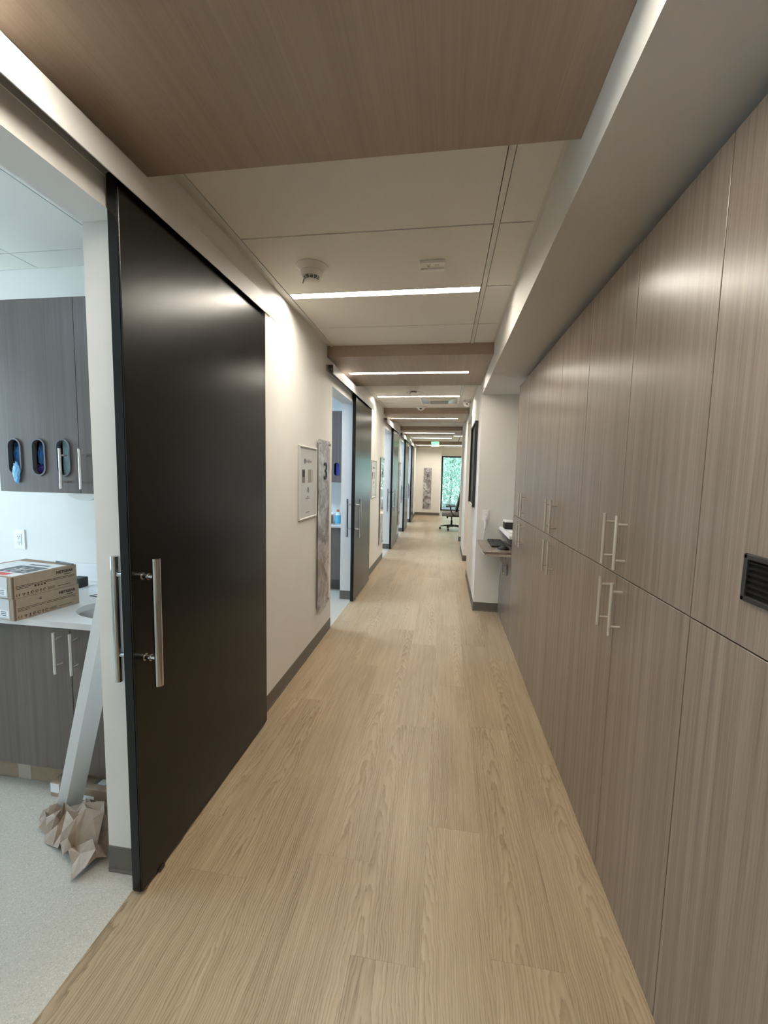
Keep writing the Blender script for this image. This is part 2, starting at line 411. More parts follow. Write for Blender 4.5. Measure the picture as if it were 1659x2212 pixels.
for (ya, yb) in [(6.27, 7.35), (8.47, 9.57), (9.75, YW)]:
    pass
sbox('floor_threshold', .4203, .66, 4.63, YW, -.05, -.0005, 'oak')

# rubber cove base
def base_run(name, x0, y0, x1, y1, nx, ny):
    """along (x0,y0)-(x1,y1); (nx,ny) points into the room"""
    t, h, toe = .0035, .102, .007
    d = Vector((x1 - x0, y1 - y0, 0)); ln = d.length; d.normalize(); n = Vector((nx, ny, 0))
    m = Matrix(((d.x, n.x, 0, x0), (d.y, n.y, 0, y0), (0, 0, 1, 0), (0, 0, 0, 1)))
    b = MB(); b.prism([(0, 0), (toe, 0), (toe, .004), (t, .011), (t, h - .003), (t * .5, h), (0, h)], 0, 0, ln); b.xf(m)
    return struct(b.build(name, 'base'))
ends = [YB] + [v for a, c, _ in OPEN for v in (a, c)] + [YE]
for k in range(0, len(ends), 2): base_run('baseboard_left', WL, ends[k], WL, ends[k + 1], 1, 0)
for (a, c, bk) in OPEN:
    base_run('baseboard_jamb', WLB, c, WL, c, 0, -1)
    base_run('baseboard_jamb', WLB, a, WL, a, 0, 1)
    base_run('baseboard_exam', WLB, c, WLB, bk, -1, 0)
base_run('baseboard_right', WR, 4.63, WR, 6.27, -1, 0)
base_run('baseboard_right', WR, 7.35, WR, 8.47, -1, 0)
base_run('baseboard_right', WR, 9.57, WR, 9.75, -1, 0)
base_run('baseboard_right_jamb', WR, 7.35, WRB, 7.35, 0, -1)
base_run('baseboard_right_jamb', WR, 9.57, WRB, 9.57, 0, -1)
base_run('baseboard_recess', WR, 4.63, CF, 4.63, 0, -1)
base_run('baseboard_end', WL, YE, -.145, YE, 0, -1)

# ------------------------------------------------------------------ ceiling: slab, tiles, grid
ce = sbox('ceiling', -4.2, XE + .12, YB - .12, YW + .12, 2.66, 2.76, 'slab')
PAN = [(0.2, 1.40), (3.63, 4.84), (7.04, 8.24), (9.7, 10.9), (14.0, 15.2)]
zones = [(-2.6, .2, [-2.31, -1.70, -1.09, -.48, .13], -1.09), (1.40, 3.63, [1.355, 1.965, 2.575, 3.185, 3.795], 2.575), (4.84, 7.04, [4.74, 5.35, 5.96, 6.57, 7.18], 5.96),
         (8.24, 9.7, [8.0, 8.61, 9.22, 9.83], None), (10.9, 14.0, [10.28, 10.89, 11.5, 12.11, 12.72, 13.33, 13.94, 14.55], 12.72), (15.2, 17.1, [14.98, 15.59, 16.2, 16.81, 17.1], None)]
LW = .072                                    # width of a light slot
tm = {}
def tile(parent, x0, x1, y0, y1):
    k = (round(x1 - x0, 3), round(y1 - y0, 3))
    if k not in tm:
        a, c = (x1 - x0) / 2, (y1 - y0) / 2
        tm[k] = MB().box(-a, a, -c, c, 0, .016).data('ceiling_tile', 'tile')
    return link('ceiling_tile', tm[k], parent, ((x0 + x1) / 2, (y0 + y1) / 2, ZC))
g = .0042
for (a, c, js, lt) in zones:
    for j0, j1 in zip(js, js[1:]):
        s0, s1 = max(j0, a), min(j1, c)
        if s1 - s0 < .02: continue
        e0 = s0 + (LW if lt is not None and abs(j0 - lt) < .01 else 0)
        tile(ce, -1.003, .172, e0 + g, s1 - g)
        tile(ce, .202, .350, s0 + g, s1 - g)
        if a > 10: tile(ce, .42, 1.62, s0 + g, s1 - g); tile(ce, 1.65, 3.15, s0 + g, s1 - g)
    for (x0, x1) in [(-1.006, -.980), (.175, .199)]:
        pbox('grid_rail', 'tee', ce, x0 if x0 > 0 else -1.030, x1 if x0 > 0 else -1.006, a, c, ZC - .003, ZC + .03)
    pbox('wall_angle', 'tee', ce, WL, WL + .024, a, c, ZC + .003, ZC + .03)
    pbox('wall_angle', 'tee', ce, WR - .027, WR + (.03 if a > 10 else 0), a, c, ZC + .002, ZC + .03)
    for j in js:
        if a < j < c: pbox('cross_rail', 'slab', ce, -1.0, .35, j - .006, j + .006, ZC + .006, ZC + .04)
# exam room one tiles
for xa, xb in [(-4.1, -3.51), (-3.51, -2.9), (-2.9, -2.29), (-2.29, -1.68), (-1.68, -1.2)]:
    for ya, yb in [(-1.3, -.48), (-.48, .13), (.13, .74), (.74, 1.35), (1.35, 1.96), (1.96, 2.12)]:
        if (xa, ya) == (-2.9, .13): continue
        tile(ce, xa + .003, xb - .003, ya + .003, yb - .003)
for (a, c, bk) in OPEN[1:]:
    tile(ce, -4.1, -2.93, a - 1.0, bk); tile(ce, -2.27, WLB, a - 1.0, bk); tile(ce, -2.92, -2.28, a + .72, bk); tile(ce, -2.92, -2.28, a - 1.0, a + .08)
tile(ce, WRB, XE, 4.75, 6.5); tile(ce, WRB, XE, 7.1, 9.63); tile(ce, WRB, 1.4, 6.5, 7.1); tile(ce, 2.0, XE, 6.5, 7.1)

# dropped wooden panels
LX0, LX1 = -1.0, .20
for i, (a, c) in enumerate(PAN):
    xr = WR - .0005 if i < 4 else 2.0
    lab = ['wood veneer dropped ceiling panel over the doorway of the room with boxes', 'wood veneer dropped ceiling panel above the doorway by the numeral three plaque', 'wood veneer dropped ceiling panel above the doorway by the numeral four plaque', 'wood veneer dropped ceiling panel above the doorway by the numeral five plaque', 'wide wood veneer ceiling panel behind the green exit sign'][i]
    t = thing('wood_ceiling_panel', lab, 'ceiling panel', (0, (a + c) / 2, ZP), group='dropped wooden ceiling panels with a light strip' if 0 < i < 4 else None)
    h = (c - a) / 2; zc = ZC + .03 - ZP
    x1 = LX1 if i < 4 else 1.6
    # panel as a ring round the slot of its lamp
    b = MB()
    b.box(WL + .001, xr, -h, -LW / 2, 0, zc); 
    t1 = b.build('panel_board', 'wood', t)
    MB().box(WL + .001, xr, LW / 2, h, 0, zc).build('panel_board', 'wood', t)
    MB().box(WL + .001, LX0 - .002, -LW / 2, LW / 2, 0, zc).build('panel_end', 'wood', t)
    MB().box(x1 + .002, xr, -LW / 2, LW / 2, 0, zc).build('panel_end', 'wood', t)

def lamp(x0, x1, yc, z, label, group=None, w=LW):
    t = thing('linear_light', label, 'light', (0, yc, z), group=group)
    h = w / 2
    MB().box(x0, x1, -h, h, .018, .03).build('housing', 'white', t)
    MB().box(x0, x1, -h, -h + .004, -.001, .018).build('trim_edge', 'white', t)
    MB().box(x0, x1, h - .004, h, -.001, .018).build('trim_edge', 'white', t)
    MB().box(x0, x0 + .004, -h + .004, h - .004, -.001, .018).build('end_cap', 'white', t)
    MB().box(x1 - .004, x1, -h + .004, h - .004, -.001, .018).build('end_cap', 'white', t)
    MB().box(x0 + .005, x1 - .005, -h + .005, h - .005, .012, .016).build('diffuser', 'led', t)
    return t
for i, (a, c) in enumerate(PAN):
    if i == 0: lamp(LX0, LX1, (a + c) / 2, ZP, 'LED strip recessed in the wood panel beside the first doorway')
    elif i == 4: lamp(LX0, 1.6, (a + c) / 2, ZP, 'long LED strip in the wood panel behind exit sign')
    else: lamp(LX0, LX1, (a + c) / 2, ZP, 'LED strip in the wood ceiling panel by the numeral %s plaque' % ['', 'three', 'four', 'five'][i], 'LED strips in the wooden panels')
lamp(LX0, .17, -1.09 + LW / 2, ZC, 'LED strip in the white tiles at the rear of the corridor')
lamp(LX0, .17, 2.575 + LW / 2, ZC, 'LED strip in white ceiling tiles beside the cone smoke detector')
lamp(LX0, .17, 5.96 + LW / 2, ZC, 'LED strip in white ceiling tiles next to the square air diffuser')
lamp(LX0, .17, 12.72 + LW / 2, ZC, 'LED strip in white ceiling tiles just before the exit sign')
lamp(.21, 1.2, 11.9, ZC - .012, 'short pale LED strip over the open office area by the chair', w=.10)
def fill_panel(x, y, label, mat, group=None):  # added lamps, out of view, that brighten the side rooms
    t = thing('added_fill_panel', label, 'light', (x, y, ZC), group=group)
    MB().box(-.30, .30, -.30, .30, .003, .03).build('frame', 'white', t)
    MB().box(-.285, .285, -.285, .285, -.045, .002, .01, 2).build('diffuser', mat, t)  # hangs low so its glowing sides also brighten the ceiling
for i, (a, c, bk) in enumerate(OPEN):
    fill_panel(-2.595, .435 if i == 0 else a + .40, 'added square ceiling light in %s exam room' % ['the boxes', 'the blue bottle', 'the fourth numbered', 'the fifth numbered', 'the farthest'][i], 'dim' if i == 0 else 'panel')
fill_panel(1.7, 6.8, 'added square ceiling light in the suite behind the black framed panel', 'warmp')  # added, unseen source that lights the suite and its jambs

# ------------------------------------------------------------------ sliding doors, tracks
DOORS = [(1.205, 2.25), (4.64, 5.65), (8.09, 9.05), (10.68, 11.65), (12.885, 13.85)]
DL = ['black sliding door beside the room with cardboard boxes', 'black sliding door next to the numeral three plaque', 'black sliding door next to the numeral four plaque',
      'black sliding door next to the numeral five plaque', 'black sliding door closest to the end wall with the numeral six plaque']
def pull(parent, sx):
    """vertical bar pull in door-local frame, sx=+1 corridor side, -1 room side"""
    face = .0215 * sx; bx = face + .0565 * sx
    b = MB()
    b.cyl((bx, .045, .765), (bx, .045, 1.212), .0138, 24)
    o = b.build('pull_bar', 'chrome', parent, smooth=True)
    for z in (1.148, .862):
        q = MB(); q.cyl((face, .045, z), (bx, .045, z), .0085, 16); q.cyl((face, .045, z), (face + .006 * sx, .045, z), .0125, 16)
        q.cyl((face + .022 * sx, .045, z), (face + .028 * sx, .045, z), .0115, 16)
        q.build('standoff', 'chrome', o, smooth=True)
for (y0, y1), lab in zip(DOORS, DL):
    t = thing('sliding_door', lab, 'door', (-1.0335, y0, 0))
    pbox('door_leaf', 'black', t, -.0185, .0215, 0, y1 - y0, .012, 2.405, .0015)
    pbox('edge_band', 'black', t, -.012, .015, -.0015, .0, .012, 2.405)
    pull(t, 1); pull(t, -1)
    MB().box(.0217, .027, .085, .112, .0, .014).build('floor_guide', 'dark', t)
TR = [(-.1 + .10, 2.352), (3.593, 5.70), (7.02, 9.12), (9.62, 11.72), (11.85, 13.92)]
for i, (y0, y1) in enumerate(TR):
    t = thing('door_track', 'satin aluminium track cover above the %s' % ['sliding door beside the cardboard boxes', 'sliding door near the numeral three plaque', 'sliding door near the numeral four plaque', 'sliding door near the numeral five plaque', 'sliding door by the end wall'][i], 'door track', (WL, y0, 2.37))
    ln = y1 - y0
    # C-shaped cover: top, front
    MB().prism([(0, .085), (.070, .085), (.070, .0), (.066, .0), (.066, .081), (0, .081)], 1, 0, ln).build('track_cover', 'alu', t)
    MB().box(.016, .056, .012, ln - .012, .052, .079).build('rail', 'dark', t)
    MB().box(.0, .004, .0, ln, .03, .081).build('wall_plate', 'alu', t)
    MB().box(.03, .045, ln - .10, ln - .04, .012, .045).build('stop', 'chrome', t)

# ------------------------------------------------------------------ tall storage cabinets
def bar_handle(parent, bx, by, z0, z1, root, axis=0, r=.0062, name='handle', mat='steel'):
    """vertical bar with two posts; root = coordinate of the door face along axis"""
    b = MB()
    b.cyl((bx, by, z0), (bx, by, z1), r, 14)
    for z in (z0 + .032, z1 - .032):
        p = (root, by, z) if axis == 0 else (bx, root, z)
        b.cyl(p, (bx, by, z), r * .8, 10)
    return b.build(name, mat, parent, smooth=True)
CAB = [(-.695, .219), (.219, 1.133), (1.133, 2.047), (2.047, 2.961), (2.961, 3.875)]
CLAB = ['tall taupe laminate cabinet at the rear of the storage wall', 'tall taupe laminate cabinet with a black louvred vent', 'tall taupe laminate cabinet next to the cabinet with the black vent',
        'middle tall taupe laminate cabinet of the storage wall', 'tall taupe laminate cabinet beside the keyboard tray']
ZJ, ZTOP = 1.166, 2.318
dm = {}
for (y0, y1), lab in zip(CAB, CLAB):
    t = thing('tall_cabinet', lab, 'cabinet', (CF, y0, 0))
    w = y1 - y0
    MB().box(.0215, .62, .001, w - .001, .0, ZTOP - .002).build('carcass', 'carcass', t)
    for (a, c) in [(0, w / 2), (w / 2, w)]:
        inner = c if a == 0 else a                      # meeting stile
        for (z0, z1, hz0, hz1) in [(ZJ + .0017, ZTOP, 1.195, 1.387), (.004, ZJ - .0017, .955, 1.147)]:
            d = pbox('door', 'lam', t, 0, .02, a + .0017, c - .0017, z0, z1, .0008)
            hy = inner + (-.055 if a == 0 else .055) - (a + c) / 2
            zc = (z0 + z1) / 2
            bar_handle(d, -.045, hy, hz0 - zc, hz1 - zc, -.01)
    if abs(y0 - .219) < .01:
        # louvred vent in the upper door
        vy0, vy1, vz0, vz1 = .70 - y0, .956 - y0, 1.266, 1.366
        b = MB()
        fr = [(vy0, vy0 + .012, vz0, vz1), (vy1 - .012, vy1, vz0, vz1), (vy0, vy1, vz0, vz0 + .012), (vy0, vy1, vz1 - .012, vz1)]
        bm2 = b
        outer = [(vy0 + .008 * (1 - math.cos(q)) if False else 0, 0) for q in ()]
        v = pbox('vent', 'vent', t, -.002, -.0003, vy0 + .004, vy1 - .004, vz0 + .004, vz1 - .004)
        
        for (p, q, r_, s) in fr:
            MB().box(-.008 - v.location.x, -.0004 - v.location.x, p - v.location.y, q - v.location.y, r_ - v.location.z, s - v.location.z, .0025, 2).build('vent_frame', 'dark', v)
        for k in range(6):
            z = vz0 + .020 + k * .012
            q = MB(); q.prism([(-.0065, z + .0005), (-.0015, z + .0045), (-.0015, z + .006), (-.0072, z + .0018)], 1, vy0 + .01, vy1 - .01)
            q.xf(Matrix.Translation(-v.location)); q.build('slat', 'vent', v)
pe = MB().box(CF, 1.25, 3.877, 3.897, 0, ZTOP).build('end_panel', 'lam'); tag(pe, 'taupe laminate end panel between tall cabinets and keyboard nook', 'panel')

# ------------------------------------------------------------------ keyboard nook
t = thing('base_cabinet', 'taupe base cabinet under the keyboard tray', 'cabinet', (CF, 3.90, 0))
MB().box(.021, .60, .002, .725, .0, .765).build('carcass', 'carcass', t)
for (a, c) in [(0.003, .36), (.363, .726)]:
    d = pbox('door', 'lam', t, 0, .02, a, c, .004, .763, .0008)
    bar_handle(d, -.045, (.05 if a > .1 else -.05) + (.1815 * (-1 if a > .1 else 1)), .12, .27, -.01)
MB().box(-.0035, -.0004, .16, .23, .56, .65).build('lock_plate', 'dark', t)
tag(MB().box(.61, 1.29, 3.899, 4.628, .935, .965, .003, 2).build('counter', 'whitec'), 'short white counter shelf above the keyboard tray', 'counter')
t = thing('keyboard_tray', 'taupe pull-out keyboard tray sticking out over the corridor', 'tray', (.385, 3.90, .79))
MB().box(0, .30, .005, .715, 0, .02, .002).build('board', 'lam', t)
MB().box(.03, .255, .0, .012, -.022, -.001).build('slide_rail', 'steel', t)
MB().box(.03, .255, .70, .712, -.022, -.001).build('slide_rail', 'steel', t)
MB().box(.01, .03, .001, .014, -.012, .0).build('clip', 'steel', t)
t = thing('keyboard', 'black computer keyboard on the pull-out tray', 'keyboard', (.56, 4.38, .8105))
MB().box(-.075, .075, -.22, .22, 0, .016, .004, 2).build('body', 'mesh', t)
kme = MB().box(-.0078, .0078, -.0078, .0078, 0, .005, .0015).data('key', 'key')
for r_ in range(6):
    for c_ in range(20): link('key', kme, t, (-.058 + r_ * .0215, -.203 + c_ * .0213, .016))
t = thing('mouse', 'black computer mouse in front of the keyboard', 'mouse', (.585, 4.06, .8105))
b = MB(); bmesh.ops.create_uvsphere(b.bm, u_segments=16, v_segments=10, radius=1)
for v in b.bm.verts: v.co = Vector((v.co.x * .055, v.co.y * .031, max(0, v.co.z) * .036))
b.build('shell', 'mesh', t, smooth=True)
MB().cyl((-.035, -.003, .026), (-.035, .003, .026), .009, 12).build('wheel', 'key', t)
t = thing('desk_box', 'small black box with a white top on the counter shelf', 'box', (.69, 4.47, .9655))
MB().box(-.055, .055, -.07, .07, 0, .068, .014, 3).build('body', 'mesh', t, smooth=True)
MB().box(-.055, .055, -.07, .07, .069, .088, .009, 3).build('lid', 'white', t, smooth=True)
tag(MB().box(.65, .80, 4.10, 4.29, .9655, .968).build('paper_sheet', 'paper'), 'white paper sheet lying on the short counter shelf', 'paper')
tag(MB().box(.72, .80, 4.30, 4.40, .9655, .972).build('card', 'kraft'), 'small brown card lying on the short counter shelf', 'card')
# outlet, charger and cord
t = thing('wall_outlet', 'white wall outlet above the keyboard tray', 'outlet', (.458, 4.63, 1.082))
MB().box(-.036, .036, -.006, 0, -.058, .058, .003, 2).build('cover_plate', 'white', t)
MB().box(-.017, .017, -.0085, -.006, -.034, .034, .001).build('receptacle', 'white', t)
t = thing('charger', 'white plug-in charger hanging from the outlet by the tray', 'charger', (.458, 4.6205, 1.045))
MB().box(-.014, .014, -.05, 0, -.012, .028, .006, 2).build('plug', 'white', t, smooth=True)
b = MB(); b.tube([(0, -.026, .0), (0.002, -.028, -.04), (.002, -.03, -.085), (-.004, -.028, -.115)], [.015, .0165, .0145, .006], 12); b.build('adapter', 'white', t, smooth=True)
b = MB(); b.tube([(-.004, -.028, -.11), (-.008, -.02, -.16), (-.014, -.012, -.20), (-.022, -.008, -.245), (-.03, -.008, -.29), (-.032, -.012, -.33), (-.022, -.03, -.37), (.0, -.055, -.385), (.018, -.08, -.37), (.026, -.09, -.33), (.026, -.09, -.285)], .004, 8)
b.build('cord', 'white', t, smooth=True)

# ------------------------------------------------------------------ framed dark panel on the right wall
t = thing('dark_glass_panel', 'black framed dark glass panel on the right wall', 'panel', (WR, 5.395, 1.645))
for q in [(-.035, -.0, -.385, -.36, -.51, .51), (-.035, 0, .36, .385, -.51, .51), (-.035, 0, -.36, .36, .485, .51)]: MB().box(*q).build('frame_rail', 'dark', t)
MB().box(-.035, 0, -.36, .36, -.51, -.485).build('bottom_rail', 'alu', t)
MB().box(-.014, -.001, -.36, .36, -.485, .485).build('glass', 'bglass', t)

# ------------------------------------------------------------------ notices and numbered plaques
def notice(yc, zc, w, h, label):
    t = thing('framed_notice', label, 'sign', (WL, yc, zc))
    a, c, e = w / 2, h / 2, .016
    for q in [(-a, -a + e, -c, c), (a - e, a, -c, c)]: MB().box(0, .016, q[0], q[1], q[2], q[3], .003).build('frame_rail', 'alu', t)
    for q in [(-a + e, a - e, c - e * .8, c), (-a + e, a - e, -c, -c + e * .8)]: MB().box(0, .016, q[0], q[1], q[2], q[3], .003).build('frame_rail', 'alu', t)
    s = MB().box(.001, .006, -a + e, a - e, -c + e * .8, c - e * .8).build('sheet', 'notice', t)
    # logo, word mark, photo strip, emblem, small print
    b = MB(); b.lathe([(0, .0004), (.014, .0004), (.014, 0), (0, 0)], 16, Matrix.Translation((.0064, -.075, .165)) @ Matrix(((0, 0, 1, 0), (1, 0, 0, 0), (0, 1.5, 0, 0), (0, 0, 0, 1)))); b.build('logo', 'blueink', s)
    x = -.055
    b = MB()
    for wd_, hh in [(.018, .03), (.013, .02), (.012, .02), (.006, .03), (.012, .02), (.013, .03), (.012, .02), (.012, .02), (.012, .02)]:
        b.box(.0061, .0066, x, x + wd_ * .55, .153, .153 + hh); b.box(.0061, .0066, x, x + wd_, .153 + hh * .45, .153 + hh * .62); x += wd_ + .004
    o = b.build('word_mark', 'greyink', s); o['kind'] = 'stuff'
    for (p, q, m_) in [(-.155, -.09, 'pic'), (-.09, -.02, 'notice'), (-.02, .062, 'pic2'), (.062, .072, 'alu'), (.072, .085, 'pic2')]:
        MB().box(.0061, .0067, p + .02, q + .02, -.0, .115 - .012).build('picture', m_, s)
    MB().box(.0068, .0072, -.13, -.08, .045, .095).build('picture', 'ink', s)
    b = MB()
    pts = [(.0065, .014 * math.cos(q) - .0, .03 * math.sin(q) - .066) for q in [i * .35 - .4 for i in range(12)]]
    b.tube(pts, .0035, 6); b.build('emblem', 'greyink', s)
    MB().box(.0061, .0066, -.014, .014, -.112, -.104).build('print_line', 'greyink', s)
    MB().box(.0061, .0066, -.055, .05, -.124, -.118).build('print_line', 'greyink', s)
    MB().box(.0061, .0066, -.05, .04, -.232, -.227).build('print_line', 'greyink', s)
notice(3.112, 1.43, .42, .558, 'white framed notice on the wall before the numeral three plaque')
notice(6.15, 1.43, .42, .558, 'white framed notice on the wall before the numeral four plaque')
notice(9.33, 1.43, .30, .558, 'white framed notice on the wall before the numeral five plaque')
def plaque(num, loc, facing, w, z0, z1, nx):
    t = thing('number_plaque', 'tall stone print acrylic plaque with the black numeral %s' % {'3': 'three', '4': 'four', '5': 'five', '6': 'six'}[num], 'plaque', loc)
    R = Matrix.Identity(4) if facing == 'X' else Matrix.Rotation(-math.pi / 2, 4, 'Z')
    a = w / 2
    MB().box(.016, .019, -a, a, z0, z1).xf(R).build('printed_back', 'marble', t)
    MB().box(.0192, .0245, -a, a, z0, z1).xf(R).build('acrylic_sheet', 'acryl', t)
    for sy in (-1, 1):
        for z in (z0 + .03, z1 - .03):
            b = MB(); b.cyl((0, sy * (a - .025), z), (.034, sy * (a - .025), z), .011, 14); b.xf(R); b.build('standoff', 'chrome', t, smooth=True)
    me = text_mesh(num, .215, PX((.0255, nx, (z1 if z1 < 2 else z1) - .275)), 'ink', 'numeral', .0, 'CENTER', .003)
    for v in me.vertices: v.co = R @ v.co
    link('numeral', me, t)
plaque('3', (WL, 3.512, 0), 'X', .33, .31, 1.79, .02)
plaque('4', (WL, 6.915, 0), 'X', .33, .31, 1.79, .02)
plaque('5', (WL, 9.66, 0), 'X', .30, .31, 1.79, .02)
plaque('6', (-.623, YE, 0), 'Y', .295, .235, 1.755, .02)

# ------------------------------------------------------------------ ceiling devices
def smoke(x, y, label):
    t = thing('smoke_detector', label, 'smoke detector', (x, y, ZC)); t.scale = (1, 1, .85)
    MB().lathe([(0, 0), (.088, 0), (.088, -.006), (.062, -.034), (.058, -.034)], 40).build('base', 'white', t, smooth=True)
    MB().lathe([(.058, -.034), (.056, -.052), (.049, -.064), (.046, -.066)], 40).build('cone', 'white', t, smooth=True)
    MB().lathe([(.043, -.064), (.035, -.086), (0, -.086)], 32).build('sensor_core', 'lens', t)
    for k, (r_, z) in enumerate([(.0455, -.0715), (.042, -.078), (.0385, -.0845)]):
        MB().lathe([(r_ + .0012, z + .0012), (r_ + .0012, z - .0008), (r_ - .0006, z - .0008)], 40).build('vent_ring', 'white', t)
    for k in range(12):
        q = k * math.pi / 6
        b = MB(); b.cyl((.0475 * math.cos(q), .0475 * math.sin(q), -.065), (.038 * math.cos(q), .038 * math.sin(q), -.086), .0018, 6); b.build('rib', 'white', t)
    MB().lathe([(0, -.094), (.020, -.094), (.036, -.087), (.036, -.084)], 32).build('cap', 'white', t, smooth=True)
    b = MB(); b.tube([(-.036, -.02, -.075), (-.040, -.024, -.1), (-.041, -.025, -.112)], .0018, 6); b.build('test_tab', 'dark', t)
smoke(-.748, 2.255, 'white cone smoke detector on tiles near the black door')
smoke(-.43, 5.36, 'white cone smoke detector beside the round speaker grille')
t = thing('ceiling_sensor', 'small white rectangular sensor on the ceiling tiles', 'sensor', (-.102, 2.285, ZC))
MB().box(-.064, .064, -.042, .042, -.016, 0, .003, 2).build('body', 'white', t)
MB().box(-.062, .062, .012, .036, -.024, -.016, .003, 2).build('ridge', 'white', t)
MB().box(-.03, -.008, -.03, -.008, -.0172, -.0158).build('window', 'tee', t); MB().box(.012, .036, -.03, -.006, -.0172, -.0158).build('window', 'tee', t)
MB().lathe([(0, -.0182), (.0035, -.0182), (.0035, -.016)], 10, Matrix.Translation((-.02, -.01, 0))).build('led', 'ink', t)
t = thing('speaker_grille', 'round white speaker grille on the ceiling tiles', 'speaker', (-.445, 5.75, ZC))
MB().lathe([(0, -.004), (.105, -.004), (.105, -.007), (.122, -.006), (.125, 0)], 40).build('grille', 'tee', t, smooth=True)
MB().lathe([(.106, -.0065), (.124, -.0065), (.125, -.001)], 40).build('rim', 'white', t, smooth=True)
t = thing('air_diffuser', 'square metal air diffuser in the ceiling tiles', 'diffuser', (-.115, 6.325, ZC))
MB().box(-.29, .29, -.275, -.25, -.004, .012).build('frame_rail', 'white', t); MB().box(-.29, .29, .25, .275, -.004, .012).build('frame_rail', 'white', t)
MB().box(-.29, -.265, -.25, .25, -.004, .012).build('frame_rail', 'white', t); MB().box(.265, .29, -.25, .25, -.004, .012).build('frame_rail', 'white', t)
b = MB()
o_ = [b.bm.verts.new(p) for p in ((-.265, -.25, -.002), (.265, -.25, -.002), (.265, .25, -.002), (-.265, .25, -.002))]
i_ = [b.bm.verts.new(p) for p in ((-.13, -.10, -.03), (.13, -.10, -.03), (.13, .10, -.03), (-.13, .10, -.03))]
for k in range(4): b.bm.faces.new((o_[k], o_[(k + 1) % 4], i_[(k + 1) % 4], i_[k]))
b.build('vane', 'grill', t)
MB().box(-.13, .13, -.10, .10, -.036, -.029).build('plate', 'gplate', t)
t = thing('dome_sensor', 'white dome sensor with dark lens before a wood panel', 'sensor', (-.424, 6.93, ZC))
MB().lathe([(0, 0), (.09, 0), (.09, -.010), (.062, -.022)], 32).build('base', 'white', t, smooth=True)
MB().lathe([(.062, -.022), (.05, -.042), (.025, -.054), (0, -.056)], 32).build('dome', 'white', t, smooth=True)
b = MB(); b.box(-.016, .016, -.058, -.05, -.045, -.026); b.build('lens', 'lens', t)
t = thing('security_camera', 'white turret security camera beside the right wall', 'camera', (.285, 6.30, ZC))
MB().lathe([(0, 0), (.058, 0), (.06, -.02), (.056, -.034)], 32).build('base', 'white', t, smooth=True)
b = MB(); bmesh.ops.create_uvsphere(b.bm, u_segments=24, v_segments=14, radius=.05, matrix=Matrix.Translation((0, 0, -.05))); b.build('ball', 'white', t, smooth=True)
b = MB(); b.cyl((0, -.042, -.062), (0, -.051, -.066), .018, 20); b.build('lens_hood', 'white', t, smooth=True)
b = MB(); b.cyl((0, -.051, -.066), (0, -.0525, -.0665), .010, 16); b.build('lens', 'lens', t)
for x in (-.733, -.173):
    o = MB().lathe([(0, -.004), (.036, -.004), (.038, 0)], 24).build('sprinkler_cap', 'tee', None, (x, 9.12, ZC), True)
    tag(o, 'round sprinkler cover plate %s' % ('on the sliding door side of the ceiling tiles' if x < -.5 else 'along the middle of the ceiling tiles'), 'sprinkler', 'sprinkler cover plates')
t = thing('exit_sign', 'green lit exit sign hanging from the ceiling', 'exit sign', (-.33, 13.2, 2.467))
MB().box(-.128, .128, -.012, .012, -.078, .076).build('housing', 'alu', t)
MB().box(-.113, .113, -.0135, -.0121, -.068, .068).build('lit_face', 'exit', t)
MB().box(-.05, .05, -.02, .02, .076, .148).build('canopy', 'white', t)
link('lettering', text_mesh('EXIT', .105, NY((-.015, -.0142, 0)), 'exitd', bold=.002, align='CENTER'), t)
b = MB(); b.prism([(.085, -.03), (.095, -.03), (.112, 0), (.095, .03), (.085, .03), (.1, 0)], 1, -.0148, -.0138); b.build('arrow', 'exitd', t)

# ------------------------------------------------------------------ exam room furniture
def curve_plate(outer, holes, th, fn, mat, name):
    cu = bpy.data.curves.new('c', 'CURVE'); cu.dimensions = '2D'; cu.fill_mode = 'BOTH'; cu.extrude = th / 2
    for poly in [outer] + holes:
        s = cu.splines.new('POLY'); s.points.add(len(poly) - 1); s.use_cyclic_u = True
        for p, q in zip(s.points, poly): p.co = (q[0], q[1], 0, 1)
    o = bpy.data.objects.new('c', cu); COL.objects.link(o)
    me = bpy.data.meshes.new_from_object(o.evaluated_get(bpy.context.evaluated_depsgraph_get()))
    bpy.data.objects.remove(o); bpy.data.curves.remove(cu)
    for v in me.vertices: v.co = fn(v.co)
    me.materials.clear(); me.materials.append(M[mat]); me.name = name
    return me
def stadium(cx, cz, w, h, n=10):
    r = w / 2; pts = []
    for k in range(n + 1): q = math.pi * k / n; pts.append((cx + r * math.cos(q), cz + h / 2 - r + r * math.sin(q)))
    for k in range(n + 1): q = math.pi + math.pi * k / n; pts.append((cx + r * math.cos(q), cz - h / 2 + r + r * math.sin(q)))
    return pts
def blob(sx, sy, sz, seed, amp=.35, sub=3, freq=3.0):
    b = MB(); bmesh.ops.create_icosphere(b.bm, subdivisions=sub, radius=1)
    for v in b.bm.verts:
        n = nvec(v.co * freq + Vector((seed * 7.1, seed * 3.3, seed)))
        v.co = Vector(((v.co.x + n.x * amp) * sx, (v.co.y + n.y * amp) * sy, (v.co.z + n.z * amp) * sz))
    return b
